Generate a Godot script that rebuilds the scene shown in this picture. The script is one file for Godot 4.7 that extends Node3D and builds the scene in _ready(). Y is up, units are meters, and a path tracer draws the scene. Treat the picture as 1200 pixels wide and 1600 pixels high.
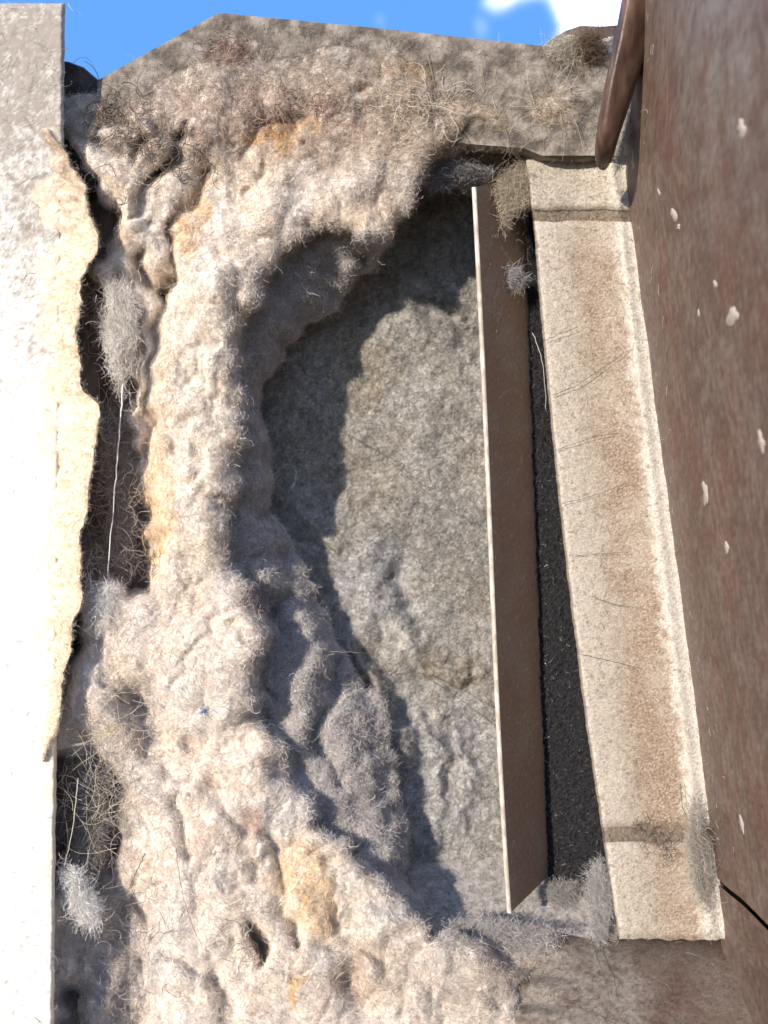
extends Node3D
# A lint-choked exhaust hood on an outside wall, seen close up. Lengths in the
# helpers are millimetres; w() turns a place on the photograph's frame at a given
# depth into metres.

const CAM := 173.2
var rng := RandomNumberGenerator.new()
var taken := {}
var none: Callable
var n_big := FastNoiseLite.new()
var n_mid := FastNoiseLite.new()
var n_ridge := FastNoiseLite.new()
var n_fine := FastNoiseLite.new()
var n_grain := FastNoiseLite.new()
var n_rag := FastNoiseLite.new()
var n_warp := FastNoiseLite.new()
var n_form := FastNoiseLite.new()
var n_layer := FastNoiseLite.new()
var n_soft := FastNoiseLite.new()
var n_fold := FastNoiseLite.new()
var strand_sets := {}
var fibre_mat: StandardMaterial3D

# ---------------------------------------------------------------- helpers
func w(px: float, py: float, z: float) -> Vector3:
	var k := 0.125 * (CAM - z) / CAM
	return Vector3((px - 600.0) * k, (800.0 - py) * k, z) * 0.001

func numbered(called: String) -> String:
	if not taken.has(called):
		taken[called] = 0
		return called
	taken[called] += 1
	return "%s_%03d" % [called, taken[called]]

func tag(o: Node, label: String, category: String, group := "", kind := "") -> void:
	if label: o.set_meta("label", label)
	if category: o.set_meta("category", category)
	if group: o.set_meta("group", group)
	if kind: o.set_meta("kind", kind)

func thing(called: String, label: String, category: String, at := Vector3.ZERO, group := "") -> Node3D:
	var o := Node3D.new()
	o.name = numbered(called)
	o.position = at
	add_child(o)
	tag(o, label, category, group)
	return o

func put(called: String, mesh: Mesh, mat: Material, parent: Node3D = null) -> MeshInstance3D:
	var m := MeshInstance3D.new()
	m.mesh = mesh
	m.material_override = mat
	if parent == null:
		m.name = numbered(called)
		add_child(m)
	else:
		m.name = called
		parent.add_child(m, true)
		m.position = -parent.position
	return m

func noise(freq: float, octaves: int, seed_: int, ridged := false) -> FastNoiseLite:
	var n := FastNoiseLite.new()
	n.noise_type = FastNoiseLite.TYPE_SIMPLEX_SMOOTH
	n.frequency = freq
	n.seed = seed_
	n.fractal_type = FastNoiseLite.FRACTAL_RIDGED if ridged else FastNoiseLite.FRACTAL_FBM
	n.fractal_octaves = octaves
	return n

func vmat(rough := 1.0, spec := 0.12) -> StandardMaterial3D:
	var m := StandardMaterial3D.new()
	m.vertex_color_use_as_albedo = true
	m.roughness = rough
	m.metallic_specular = spec
	return m

func bumps(freq: float, seed_: int, strength: float, size := 512) -> NoiseTexture2D:
	var t := NoiseTexture2D.new()
	t.width = size
	t.height = size
	t.seamless = true
	t.as_normal_map = true
	t.bump_strength = strength
	t.noise = noise(freq, 4, seed_)
	return t

func ramped(freq: float, seed_: int, cols: Array, stops: Array, octaves := 5, size := 512) -> NoiseTexture2D:
	var t := NoiseTexture2D.new()
	t.width = size
	t.height = size
	t.seamless = true
	t.noise = noise(freq, octaves, seed_)
	var g := Gradient.new()
	g.offsets = PackedFloat32Array(stops)
	var c := PackedColorArray()
	for k in cols: c.append((k as Color).linear_to_srgb())
	g.colors = c
	t.color_ramp = g
	return t

# signed distance to a polygon, kept on a coarse grid; positive inside
class Zone:
	var nx := 0
	var ny := 0
	var step := 6.0
	var x0 := 0.0
	var y0 := 0.0
	var d := PackedFloat32Array()
	func _init(poly: PackedVector2Array, x0_: float, y0_: float, x1: float, y1: float) -> void:
		x0 = x0_
		y0 = y0_
		nx = int((x1 - x0) / step) + 2
		ny = int((y1 - y0) / step) + 2
		d.resize(nx * ny)
		for j in ny:
			for i in nx:
				var p := Vector2(x0 + i * step, y0 + j * step)
				var best := 1e9
				var last := poly[poly.size() - 1]
				for q in poly:
					var e := q - last
					var t := clampf((p - last).dot(e) / e.length_squared(), 0.0, 1.0)
					best = minf(best, p.distance_squared_to(last + e * t))
					last = q
				best = sqrt(best)
				d[j * nx + i] = best if Geometry2D.is_point_in_polygon(p, poly) else -best
	func at(x: float, y: float) -> float:
		var u := clampf((x - x0) / step, 0.0, nx - 1.001)
		var v := clampf((y - y0) / step, 0.0, ny - 1.001)
		var i := int(u)
		var j := int(v)
		u -= i
		v -= j
		var k := j * nx + i
		return lerpf(lerpf(d[k], d[k + 1], u), lerpf(d[k + nx], d[k + nx + 1], u), v)

func along(p: Vector2, line: Array) -> float:
	var best := 1e9
	for k in line.size() - 1:
		var a: Vector2 = line[k]
		var e: Vector2 = line[k + 1] - a
		var t := clampf((p - a).dot(e) / e.length_squared(), 0.0, 1.0)
		best = minf(best, p.distance_squared_to(a + e * t))
	return best

# a dense sheet with relief
class Sheet:
	var nx := 0
	var ny := 0
	var pos := PackedVector3Array()
	var nrm := PackedVector3Array()
	var col := PackedColorArray()
	var live := PackedByteArray()
	func mesh() -> ArrayMesh:
		nrm.resize(nx * ny)
		for j in ny:
			for i in nx:
				var k := j * nx + i
				var a := pos[mini(i + 1, nx - 1) + j * nx] - pos[maxi(i - 1, 0) + j * nx]
				var b := pos[i + maxi(j - 1, 0) * nx] - pos[i + mini(j + 1, ny - 1) * nx]
				nrm[k] = a.cross(b).normalized()
		var idx := PackedInt32Array()
		for j in ny - 1:
			for i in nx - 1:
				var k := j * nx + i
				if not (live[k] or live[k + 1] or live[k + nx] or live[k + nx + 1]):
					continue
				idx.append_array(PackedInt32Array([k, k + 1, k + nx, k + 1, k + nx + 1, k + nx]))
		var arr := []
		arr.resize(Mesh.ARRAY_MAX)
		arr[Mesh.ARRAY_VERTEX] = pos
		arr[Mesh.ARRAY_NORMAL] = nrm
		arr[Mesh.ARRAY_COLOR] = col
		arr[Mesh.ARRAY_INDEX] = idx
		var m := ArrayMesh.new()
		m.add_surface_from_arrays(Mesh.PRIMITIVE_TRIANGLES, arr)
		return m

# place: (u, v) -> Vector3 in metres, or null-like y<-90 where nothing is; tint: (u, v) -> Color
func sheet(u0: float, u1: float, v0: float, v1: float, nx: int, ny: int, place: Callable, tint: Callable, alive : Callable = none) -> Sheet:
	var s := Sheet.new()
	s.nx = nx
	s.ny = ny
	s.pos.resize(nx * ny)
	s.col.resize(nx * ny)
	s.live.resize(nx * ny)
	for j in ny:
		var v := lerpf(v0, v1, float(j) / (ny - 1))
		for i in nx:
			var u := lerpf(u0, u1, float(i) / (nx - 1))
			var k := j * nx + i
			s.pos[k] = place.call(u, v)
			s.col[k] = tint.call(u, v)
			s.live[k] = 1 if not alive.is_valid() or alive.call(u, v) else 0
	return s

# six curled fibres of unit length for each thickness asked for
func strands_of(radius: float) -> Array:
	if strand_sets.has(radius): return strand_sets[radius]
	var own := RandomNumberGenerator.new()
	own.seed = 97
	var made := []
	for n in 6:
		var st := SurfaceTool.new()
		st.begin(Mesh.PRIMITIVE_TRIANGLES)
		var segs := 8
		var pts: Array[Vector3] = []
		var p := Vector3(-0.45, 0, 0)
		var yaw := own.randf_range(-0.6, 0.6)
		var bend := own.randf_range(-0.2, 0.2) * (0.6 + 0.3 * n)
		var wave := own.randf_range(0.0, 0.45)
		for k in segs + 1:
			pts.append(p)
			yaw += bend + wave * sin(k * 1.9 + n)
			p += Vector3(cos(yaw), 0.25 * sin(k * 0.8 + n * 1.3), sin(yaw)) / segs
		tube_on(st, pts, radius, radius * 0.5, 3)
		st.generate_normals()
		made.append(st.commit())
	strand_sets[radius] = made
	return made

func tube_on(st: SurfaceTool, pts: Array[Vector3], r0: float, r1: float, sides := 4) -> void:
	var rings: Array = []
	var side := Vector3.ZERO
	for k in pts.size():
		var d := (pts[mini(k + 1, pts.size() - 1)] - pts[maxi(k - 1, 0)]).normalized()
		if side == Vector3.ZERO:
			side = d.cross(Vector3(0.31, 0.9, 0.3)).normalized()
		side = (side - d * side.dot(d)).normalized()
		var up := d.cross(side)
		var r := lerpf(r0, r1, float(k) / (pts.size() - 1))
		var ring: Array[Vector3] = []
		for a in sides:
			var t := TAU * a / sides
			ring.append(pts[k] + (side * cos(t) + up * sin(t)) * r)
		rings.append(ring)
	st.set_smooth_group(0)
	for k in pts.size() - 1:
		for a in sides:
			var b := (a + 1) % sides
			for v in [rings[k][a], rings[k + 1][a], rings[k][b], rings[k][b], rings[k + 1][a], rings[k + 1][b]]:
				st.add_vertex(v)

# loose fibres lying on a sheet; tone: how much the fibre's own colour varies
func fibres(called: String, s: Sheet, parent: Node3D, count: int, len0: float, len1: float, lift: float, tone: float, pale: float, dark: float, flow : Callable = none, thick := 1.0, filter : Callable = none, own := Color(0, 0, 0, 0)) -> void:
	var buffers: Array = []
	var strands := strands_of(0.027 * thick)
	for n in strands.size(): buffers.append(PackedFloat32Array())
	for c in count:
		var i := rng.randi_range(1, s.nx - 3)
		var j := rng.randi_range(1, s.ny - 3)
		var k := j * s.nx + i
		if not (s.live[k] and s.live[k + 1] and s.live[k + s.nx]):
			continue
		var fu := rng.randf()
		var fv := rng.randf()
		if filter.is_valid() and not filter.call(float(i) / (s.nx - 1), float(j) / (s.ny - 1)):
			continue
		var p := s.pos[k] + (s.pos[k + 1] - s.pos[k]) * fu + (s.pos[k + s.nx] - s.pos[k]) * fv
		var nn := s.nrm[k]
		if nn.z < 0.0: nn = -nn
		var ang := rng.randf_range(0, TAU)
		if flow.is_valid():
			ang = flow.call(float(i) / (s.nx - 1), float(j) / (s.ny - 1)) + rng.randfn(0.0, 0.5)
		var t := Vector3(cos(ang), sin(ang), 0)
		t = (t - nn * t.dot(nn)).normalized()
		var x := (t + nn * rng.randf_range(-0.4, 1.0) * lift).normalized()
		var y := (nn - x * nn.dot(x)).normalized().rotated(x, rng.randfn(0.0, 0.6))
		var z := x.cross(y)
		var size := rng.randf_range(len0, len1) * 0.001
		if rng.randf() < 0.06: size *= 1.4
		var fat := rng.randf_range(0.85, 1.15)
		var base := own if own.a > 0.0 else s.col[k]
		var f := exp(rng.randfn(0.0, tone))
		var roll := rng.randf()
		var cc := Color(base.r * f, base.g * f, base.b * f)
		if roll < pale: cc = cc.lerp(Color(0.78, 0.74, 0.7), 0.55)
		elif roll < pale + dark: cc = cc.lerp(Color(0.06, 0.045, 0.04), 0.75)
		x *= size
		y *= size * fat
		z *= size * fat
		p += nn * 0.00012 * rng.randf_range(0.2, 2.5)
		buffers[rng.randi_range(0, strands.size() - 1)].append_array(PackedFloat32Array([x.x, y.x, z.x, p.x, x.y, y.y, z.y, p.y, x.z, y.z, z.z, p.z, cc.r, cc.g, cc.b, 1.0]))
	lay(called, buffers, strands, parent)

# a board: outline on the frame, front face at z, some thickness behind, worn edge
func board(poly: Array, z: float, thick: float, bevel := 0.35) -> ArrayMesh:
	var st := SurfaceTool.new()
	st.begin(Mesh.PRIMITIVE_TRIANGLES)
	var flat := PackedVector2Array()
	var k := 0.125 * (CAM - z) / CAM
	for p in poly: flat.append(Vector2((p.x - 600.0) * k, (800.0 - p.y) * k))
	if Geometry2D.is_polygon_clockwise(flat): flat.reverse()
	var inner: PackedVector2Array = Geometry2D.offset_polygon(flat, -bevel)[0]
	if inner.size() != flat.size(): inner = flat
	var tri := Geometry2D.triangulate_polygon(inner)
	st.set_smooth_group(-1)
	for t in range(0, tri.size(), 3):
		for q in [0, 2, 1]:
			st.add_vertex(Vector3(inner[tri[t + q]].x, inner[tri[t + q]].y, z) * 0.001)
	# match each outer corner with its nearest inner corner
	var near: Array[int] = []
	for p in flat:
		var best := 0
		for q in inner.size():
			if p.distance_to(inner[q]) < p.distance_to(inner[best]): best = q
		near.append(best)
	for a in flat.size():
		var b := (a + 1) % flat.size()
		var i0 := Vector3(inner[near[a]].x, inner[near[a]].y, z)
		var i1 := Vector3(inner[near[b]].x, inner[near[b]].y, z)
		var o0 := Vector3(flat[a].x, flat[a].y, z - bevel)
		var o1 := Vector3(flat[b].x, flat[b].y, z - bevel)
		var b0 := Vector3(flat[a].x, flat[a].y, z - thick)
		var b1 := Vector3(flat[b].x, flat[b].y, z - thick)
		for v in [i0, o1, o0, i0, i1, o1, o0, b1, b0, o0, o1, b1]:
			st.add_vertex(v * 0.001)
	st.generate_normals()
	return st.commit()

# a loose wad of lint: fine fibres matted through a ragged volume, combed roughly one way
func tuft(called: String, label: String, category: String, px: float, py: float, z: float, r: Vector3, col: Color, count: int, group := "", combed := 0.5, turn := 0.0) -> Node3D:
	var at := w(px, py, z)
	var o := thing(called, label, category, at, group)
	var off := rng.randf_range(0, 900)
	var basis := Basis(Vector3(0, 0, 1), turn)
	var along_y := r.y > r.x
	var strands := strands_of(0.027 * 0.36)
	var buffers: Array = []
	for n in strands.size(): buffers.append(PackedFloat32Array())
	for c in count * 4:
		var d := Vector3(rng.randfn(0, 0.5), rng.randfn(0, 0.5), rng.randfn(0, 0.4))
		var patch := n_mid.get_noise_3d(d.x * 42 + off, d.y * 42, d.z * 42) + 0.5 * n_big.get_noise_3d(d.x * 90 + off, d.y * 90, d.z * 90)
		if patch < 0.55 * (d.length() - 0.75) + rng.randf_range(-0.12, 0.12): continue
		var p := at + basis * (d * r) * 0.001
		var ang := rng.randf_range(0, TAU)
		if rng.randf() < combed: ang = (PI * 0.5 if along_y else 0.0) + turn + 2.2 * n_mid.get_noise_3d(d.x * 60 + off, d.y * 60, 9.0) + rng.randfn(0, 0.35)
		var x := Vector3(cos(ang), sin(ang), rng.randfn(0, 0.3)).normalized()
		var y := x.cross(Vector3(rng.randfn(0, 0.4), rng.randfn(0, 0.4), 1)).normalized()
		var zz := x.cross(y)
		var size := rng.randf_range(1.2, 3.6) * 0.001 * (1.5 if rng.randf() < 0.08 else 1.0)
		var f := exp(rng.randfn(0.0, 0.16)) * (1.0 + 0.3 * n_mid.get_noise_3d(d.x * 80, d.y * 80 + off, 0.0))
		x *= size
		y *= size
		zz *= size
		buffers[rng.randi_range(0, strands.size() - 1)].append_array(PackedFloat32Array([x.x, y.x, zz.x, p.x, x.y, y.y, zz.y, p.y, x.z, y.z, zz.z, p.z, minf(col.r * f, 0.85), minf(col.g * f, 0.83), minf(col.b * f, 0.8), 1.0]))
	lay("fuzz", buffers, strands, o)
	return o

func lay(called: String, buffers: Array, strands: Array, parent: Node3D) -> void:
	for n in strands.size():
		var b: PackedFloat32Array = buffers[n]
		if b.size() == 0: continue
		var mm := MultiMesh.new()
		mm.transform_format = MultiMesh.TRANSFORM_3D
		mm.use_colors = true
		mm.mesh = strands[n]
		mm.instance_count = b.size() / 16
		mm.buffer = b
		var o := MultiMeshInstance3D.new()
		o.name = called
		o.multimesh = mm
		o.material_override = fibre_mat
		o.set_meta("kind", "stuff")
		parent.add_child(o, true)
		o.position = -parent.position

func curly(a: Vector3, dir: Vector3, length: float, curl: float, n := 16) -> Array[Vector3]:
	var pts: Array[Vector3] = []
	var p := a
	var d := dir.normalized()
	var axis := Vector3(rng.randfn(0, 0.35), rng.randfn(0, 0.35), 1).normalized()
	var rate := rng.randf_range(-1, 1) * curl
	for k in n:
		pts.append(p)
		if rng.randf() < 0.25: rate = rng.randf_range(-1, 1) * curl
		d = d.rotated(axis, rate)
		d.z = d.z * 0.8 + rng.randfn(0, 0.08)
		p += d.normalized() * length / n
	return pts

# a knot of curly threads, one mesh
func tangle(label: String, spots: Array, z0: float, spread: Vector2, count: int, cols: Array, radius: float, length: float, curl: float, surf: Callable, group: String, reach := 1.6) -> void:
	var o := thing("fibre_tangle", label, "fibre tangle", w(spots[0].x, spots[0].y, z0), group)
	for ci in cols.size():
		var st := SurfaceTool.new()
		st.begin(Mesh.PRIMITIVE_TRIANGLES)
		for c in count / cols.size():
			var sp: Vector2 = spots[rng.randi_range(0, spots.size() - 1)]
			var q := sp + Vector2(rng.randfn(0, spread.x), rng.randfn(0, spread.y))
			var z: float = surf.call(q.x, q.y) + rng.randf_range(0.4, reach + 0.5)
			var ang := rng.randf_range(0, TAU)
			var pts := curly(w(q.x, q.y, z), Vector3(cos(ang), sin(ang), rng.randf_range(-0.1, 0.3)), length * 0.001 * rng.randf_range(0.5, 1.4), curl, 18)
			tube_on(st, pts, radius * 0.00135, radius * 0.0006, 4)
		st.generate_normals()
		var m := StandardMaterial3D.new()
		m.albedo_color = (cols[ci] as Color).linear_to_srgb()
		m.roughness = 0.75
		var mi := put("strand_bundle", st.commit(), m, o)
		mi.set_meta("kind", "stuff")

func hair(label: String, pts2: Array, zs: Array, radius: float, col: Color, called := "hair", group := "stray hairs") -> void:
	var pts: Array[Vector3] = []
	var n := pts2.size()
	for k in (n - 1) * 8 + 1:
		var seg := mini(k / 8, n - 2)
		var t := k / 8.0 - seg
		var a: Vector2 = pts2[maxi(seg - 1, 0)]
		var b: Vector2 = pts2[seg]
		var c: Vector2 = pts2[seg + 1]
		var d: Vector2 = pts2[mini(seg + 2, n - 1)]
		var q := b.cubic_interpolate(c, a, d, t)
		var z := lerpf(zs[seg], zs[seg + 1], t)
		q += Vector2(rng.randfn(0, 0.5), rng.randfn(0, 0.5))
		pts.append(w(q.x, q.y, z))
	var st := SurfaceTool.new()
	st.begin(Mesh.PRIMITIVE_TRIANGLES)
	tube_on(st, pts, radius * 0.001, radius * 0.0006, 5)
	st.generate_normals()
	var m := StandardMaterial3D.new()
	m.albedo_color = col.linear_to_srgb()
	m.roughness = 0.6
	tag(put(called, st.commit(), m), label, called, group)

func V(a: Array) -> Array:
	var out := []
	for k in range(0, a.size(), 2): out.append(Vector2(a[k], a[k + 1]))
	return out

# ---------------------------------------------------------------- the lint mat
var outer_lip: Zone
var mouth: Zone
var gap: Zone
var gap_low: Zone
var extent: Zone
var ridges: Array = []
var dyes_and_shade: Array = []

func warp(px: float, py: float, much: float) -> Vector2:
	return Vector2(px + much * n_mid.get_noise_2d(px + 3000, py) + 0.14 * much * n_fine.get_noise_2d(px, py + 800), py + much * n_mid.get_noise_2d(px, py + 5000) + 0.14 * much * n_fine.get_noise_2d(px + 900, py))

func mat_z(px: float, py: float) -> float:
	var z := 1.35 * n_form.get_noise_2d(px, py) + 0.2 * n_soft.get_noise_2d(px, py) + 0.05 * n_fine.get_noise_2d(px, py) + 0.04 * n_grain.get_noise_2d(px, py)
	var fold := n_fold.get_noise_2d(px * 1.3 + 50.0 * n_warp.get_noise_2d(px, py + 222), py * 0.8 + 30.0 * n_warp.get_noise_2d(px + 333, py))
	z -= 1.7 * smoothstep(0.4, 0.95, fold) * clampf(0.5 + 2.2 * n_big.get_noise_2d(px + 1500, py + 700), 0.0, 1.0)
	var layer := n_layer.get_noise_2d(px * 1.5 + 20.0 * n_warp.get_noise_2d(px + 70, py) + 3.0 * n_fine.get_noise_2d(px, py), py * 0.6)
	z += 0.5 * smoothstep(-0.20, -0.08, layer) + 0.5 * smoothstep(0.10, 0.22, layer) - 0.5
	var q := Vector2(px + 16.0 * n_warp.get_noise_2d(px, py), py + 16.0 * n_warp.get_noise_2d(px + 700, py))
	for r in ridges:
		if q.x < r[3] or q.x > r[4] or q.y < r[5] or q.y > r[6]: continue
		var d2 := along(q, r[0])
		z += r[2] * (1.15 if r[2] > 0.0 else 1.5) * exp(-d2 / (r[1] * r[1]))
	var rag := 2.6 * n_rag.get_noise_2d(px, py) + 1.8 * n_fine.get_noise_2d(px * 0.7, py * 0.7)
	q.x += rag
	q.y += 3.0 * n_rag.get_noise_2d(px + 400, py)
	var so := -outer_lip.at(q.x, q.y)
	var si := -mouth.at(q.x, q.y)
	if so > 0.0:
		z -= 2.2 * exp(-so / 9.0)
	else:
		var t := clampf(-so / (-so + maxf(si, 0.0) + 0.01), 0.0, 1.0)
		z -= 2.2 + 7.5 * (1.0 - exp(so / 7.0)) + 8.0 * t * t - (2.4 + 1.5 * n_warp.get_noise_2d(px * 0.9, py * 0.9 + 60)) * sin(PI * clampf(t * 1.25 - 0.15, 0.0, 1.0))
		if si < 0.0: z += si * 1.6
	for g in [gap, gap_low]:
		var sg: float = -g.at(q.x, q.y)
		if sg > 0.0: z -= 2.5 * exp(-sg / 12.0)
		else: z -= 2.5 + minf(-sg * 0.9, 22.0)
	var se := extent.at(q.x, q.y)
	if se < 110.0 and (py < 262.0 or (px > 640.0 and py > 1300.0)):
		var f := 1.0 - clampf(se / 110.0, 0.0, 1.0)
		z -= 5.0 * pow(f, 1.4) + maxf(-se, 0.0) * 0.3
	if px > 600.0 and py > 1380.0:
		var f2 := 1.0 - clampf(se / 80.0, 0.0, 1.0)
		z -= 3.5 * f2 * f2
	return z

func mat_alive(px: float, py: float) -> bool:
	return mouth.at(px, py) < 16.0 and gap.at(px, py) < 24.0 and gap_low.at(px, py) < 24.0 and extent.at(px, py) > -8.0 and (px < 845.0 or py < 290.0 or py > 1440.0)

func dyed(list: Array, base: Color, px: float, py: float, ragged: float) -> Color:
	var q := warp(px, py, ragged)
	var c := base
	for d in list:
		var e: Vector2 = (q - d[0]).rotated(-d[2]) / d[1]
		var l: float = e.length()
		if l > 1.5: continue
		var f: float = clampf((1.25 - l) / 0.6, 0.0, 1.0) * d[4]
		c = c.lerp(d[3], f * clampf(0.8 + 0.9 * n_fine.get_noise_2d(px * 0.8, py * 0.8 + 77), 0.0, 1.0))
	return c

func mat_tint(px: float, py: float) -> Color:
	var a := n_big.get_noise_2d(px * 1.2 + 500, py * 1.2)
	var b := n_mid.get_noise_2d(px * 0.7, py * 0.7 + 900)
	var c := Color(0.75, 0.663, 0.565).lerp(Color(0.69, 0.63, 0.58), clampf(0.4 + 1.1 * a, 0.0, 1.0))
	c = c.lerp(Color(0.70, 0.575, 0.465), clampf(0.1 + 1.1 * b, 0.0, 0.7))
	var q := warp(px, py, 30.0)
	if outer_lip.at(q.x, q.y) > 0.0:
		c = c.lerp(Color(0.50, 0.468, 0.46), 0.85)
	c = dyed(dyes_and_shade, c, px, py, 26.0)
	var g := 1.0 + 0.28 * n_grain.get_noise_2d(px * 1.3, py * 1.3) + 0.2 * n_fine.get_noise_2d(px, py + 400)
	return Color(c.r * g, c.g * g, c.b * g)

var lining_folds: Array = []
var lining_dyes: Array = []

func lining_z(px: float, py: float) -> float:
	var z := -25.0 + 1.4 * n_big.get_noise_2d(px + 800, py) + 0.5 * n_mid.get_noise_2d(px + 800, py) + 0.12 * n_ridge.get_noise_2d(px * 0.8 + 100, py * 0.8) + 0.12 * n_fine.get_noise_2d(px + 40, py) + 0.07 * n_grain.get_noise_2d(px, py)
	var q := warp(px, py, 16.0)
	for r in lining_folds:
		z += r[2] * exp(-along(q, r[0]) / (r[1] * r[1]))
	return z

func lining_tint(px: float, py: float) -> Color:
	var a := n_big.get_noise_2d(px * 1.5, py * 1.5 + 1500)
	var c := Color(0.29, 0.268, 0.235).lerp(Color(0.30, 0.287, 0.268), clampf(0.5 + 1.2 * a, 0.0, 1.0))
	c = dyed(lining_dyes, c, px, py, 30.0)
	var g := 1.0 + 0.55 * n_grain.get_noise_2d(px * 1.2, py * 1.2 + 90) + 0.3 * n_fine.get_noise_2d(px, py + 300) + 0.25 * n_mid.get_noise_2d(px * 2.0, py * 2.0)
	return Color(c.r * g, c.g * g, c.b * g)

func sky_cover() -> ImageTexture:
	var img := Image.create(1024, 512, false, Image.FORMAT_RGBAF)
	var n := noise(2.6, 6, 12)
	var m := noise(1.1, 3, 8)
	for y in 256:
		var el := (0.5 - (y + 0.5) / 512.0) * PI
		for x in 1024:
			var az := ((x + 0.5) / 1024.0) * TAU
			var d := Vector3(sin(az) * cos(el), sin(el), -cos(az) * cos(el))
			var h := Vector2(d.x, d.z) / (d.y + 0.35)
			var v := n.get_noise_3d(h.x * 2.2, h.y * 2.2, 0.0) * 0.75 + 0.9 * m.get_noise_3d(h.x + cloud_shift.x, h.y + cloud_shift.y, 0.0)
			var a := smoothstep(0.12, 0.28, v)
			img.set_pixel(x, y, Color(1.0, 0.98, 0.95, a))
	return ImageTexture.create_from_image(img)
var cloud_shift := Vector2(6.15, 2.4)

func _ready() -> void:
	rng.seed = 4711
	# ---- camera, sky, sun, exposure
	var cam := Camera3D.new()
	cam.name = "camera"
	cam.position = Vector3(0, 0, CAM * 0.001)
	cam.fov = 60.0
	cam.near = 0.01
	cam.far = 50.0
	var lens := CameraAttributesPhysical.new()
	lens.frustum_focal_length = 20.785
	lens.frustum_focus_distance = 0.174
	lens.exposure_aperture = 11.0
	lens.frustum_near = 0.01
	lens.frustum_far = 50.0
	cam.attributes = lens
	add_child(cam)
	var we := WorldEnvironment.new()
	we.name = "environment"
	var env := Environment.new()
	env.background_mode = Environment.BG_SKY
	env.tonemap_mode = Environment.TONE_MAPPER_LINEAR
	env.tonemap_exposure = 1.55
	env.sdfgi_enabled = true
	env.ssao_enabled = true
	env.ssil_enabled = true
	var sky := Sky.new()
	var sm := ProceduralSkyMaterial.new()
	sm.sky_top_color = Color(0.085, 0.26, 0.645).linear_to_srgb()
	sm.sky_horizon_color = Color(0.15, 0.345, 0.68).linear_to_srgb()
	sm.sky_curve = 0.2
	sm.ground_bottom_color = Color(0.16, 0.15, 0.13).linear_to_srgb()
	sm.ground_horizon_color = Color(0.2, 0.19, 0.17).linear_to_srgb()
	sm.sky_cover = sky_cover()
	sky.sky_material = sm
	env.sky = sky
	env.sky_rotation = Vector3(0, deg_to_rad(-4.5), 0)
	we.environment = env
	add_child(we)
	var sun := DirectionalLight3D.new()
	sun.name = "sun"
	sun.light_energy = 1.4
	sun.light_color = Color(1.0, 0.955, 0.895)
	sun.light_angular_distance = 0.8
	sun.shadow_enabled = true
	add_child(sun)
	sun.look_at_from_position(Vector3(-0.72, 0.34, 1.0), Vector3.ZERO)

	n_big = noise(1.0 / 170.0, 3, 21)
	n_mid = noise(1.0 / 62.0, 3, 5)
	n_ridge = noise(1.0 / 75.0, 3, 33, true)
	n_fine = noise(1.0 / 17.0, 3, 9)
	n_grain = noise(1.0 / 6.0, 2, 14)
	n_rag = noise(1.0 / 40.0, 1, 77)
	n_form = noise(1.0 / 185.0, 2, 21)
	n_form.fractal_gain = 0.4
	n_layer = noise(1.0 / 130.0, 2, 301)
	n_soft = noise(1.0 / 62.0, 1, 5)
	n_warp = noise(1.0 / 85.0, 2, 78)
	n_fold = noise(1.0 / 210.0, 2, 52, true)
	fibre_mat = vmat(0.9, 0.2)

	var t0 := Time.get_ticks_msec()
	zones()
	structure()
	hood()
	lint()
	small_things()
	print("built in ", Time.get_ticks_msec() - t0)

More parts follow.
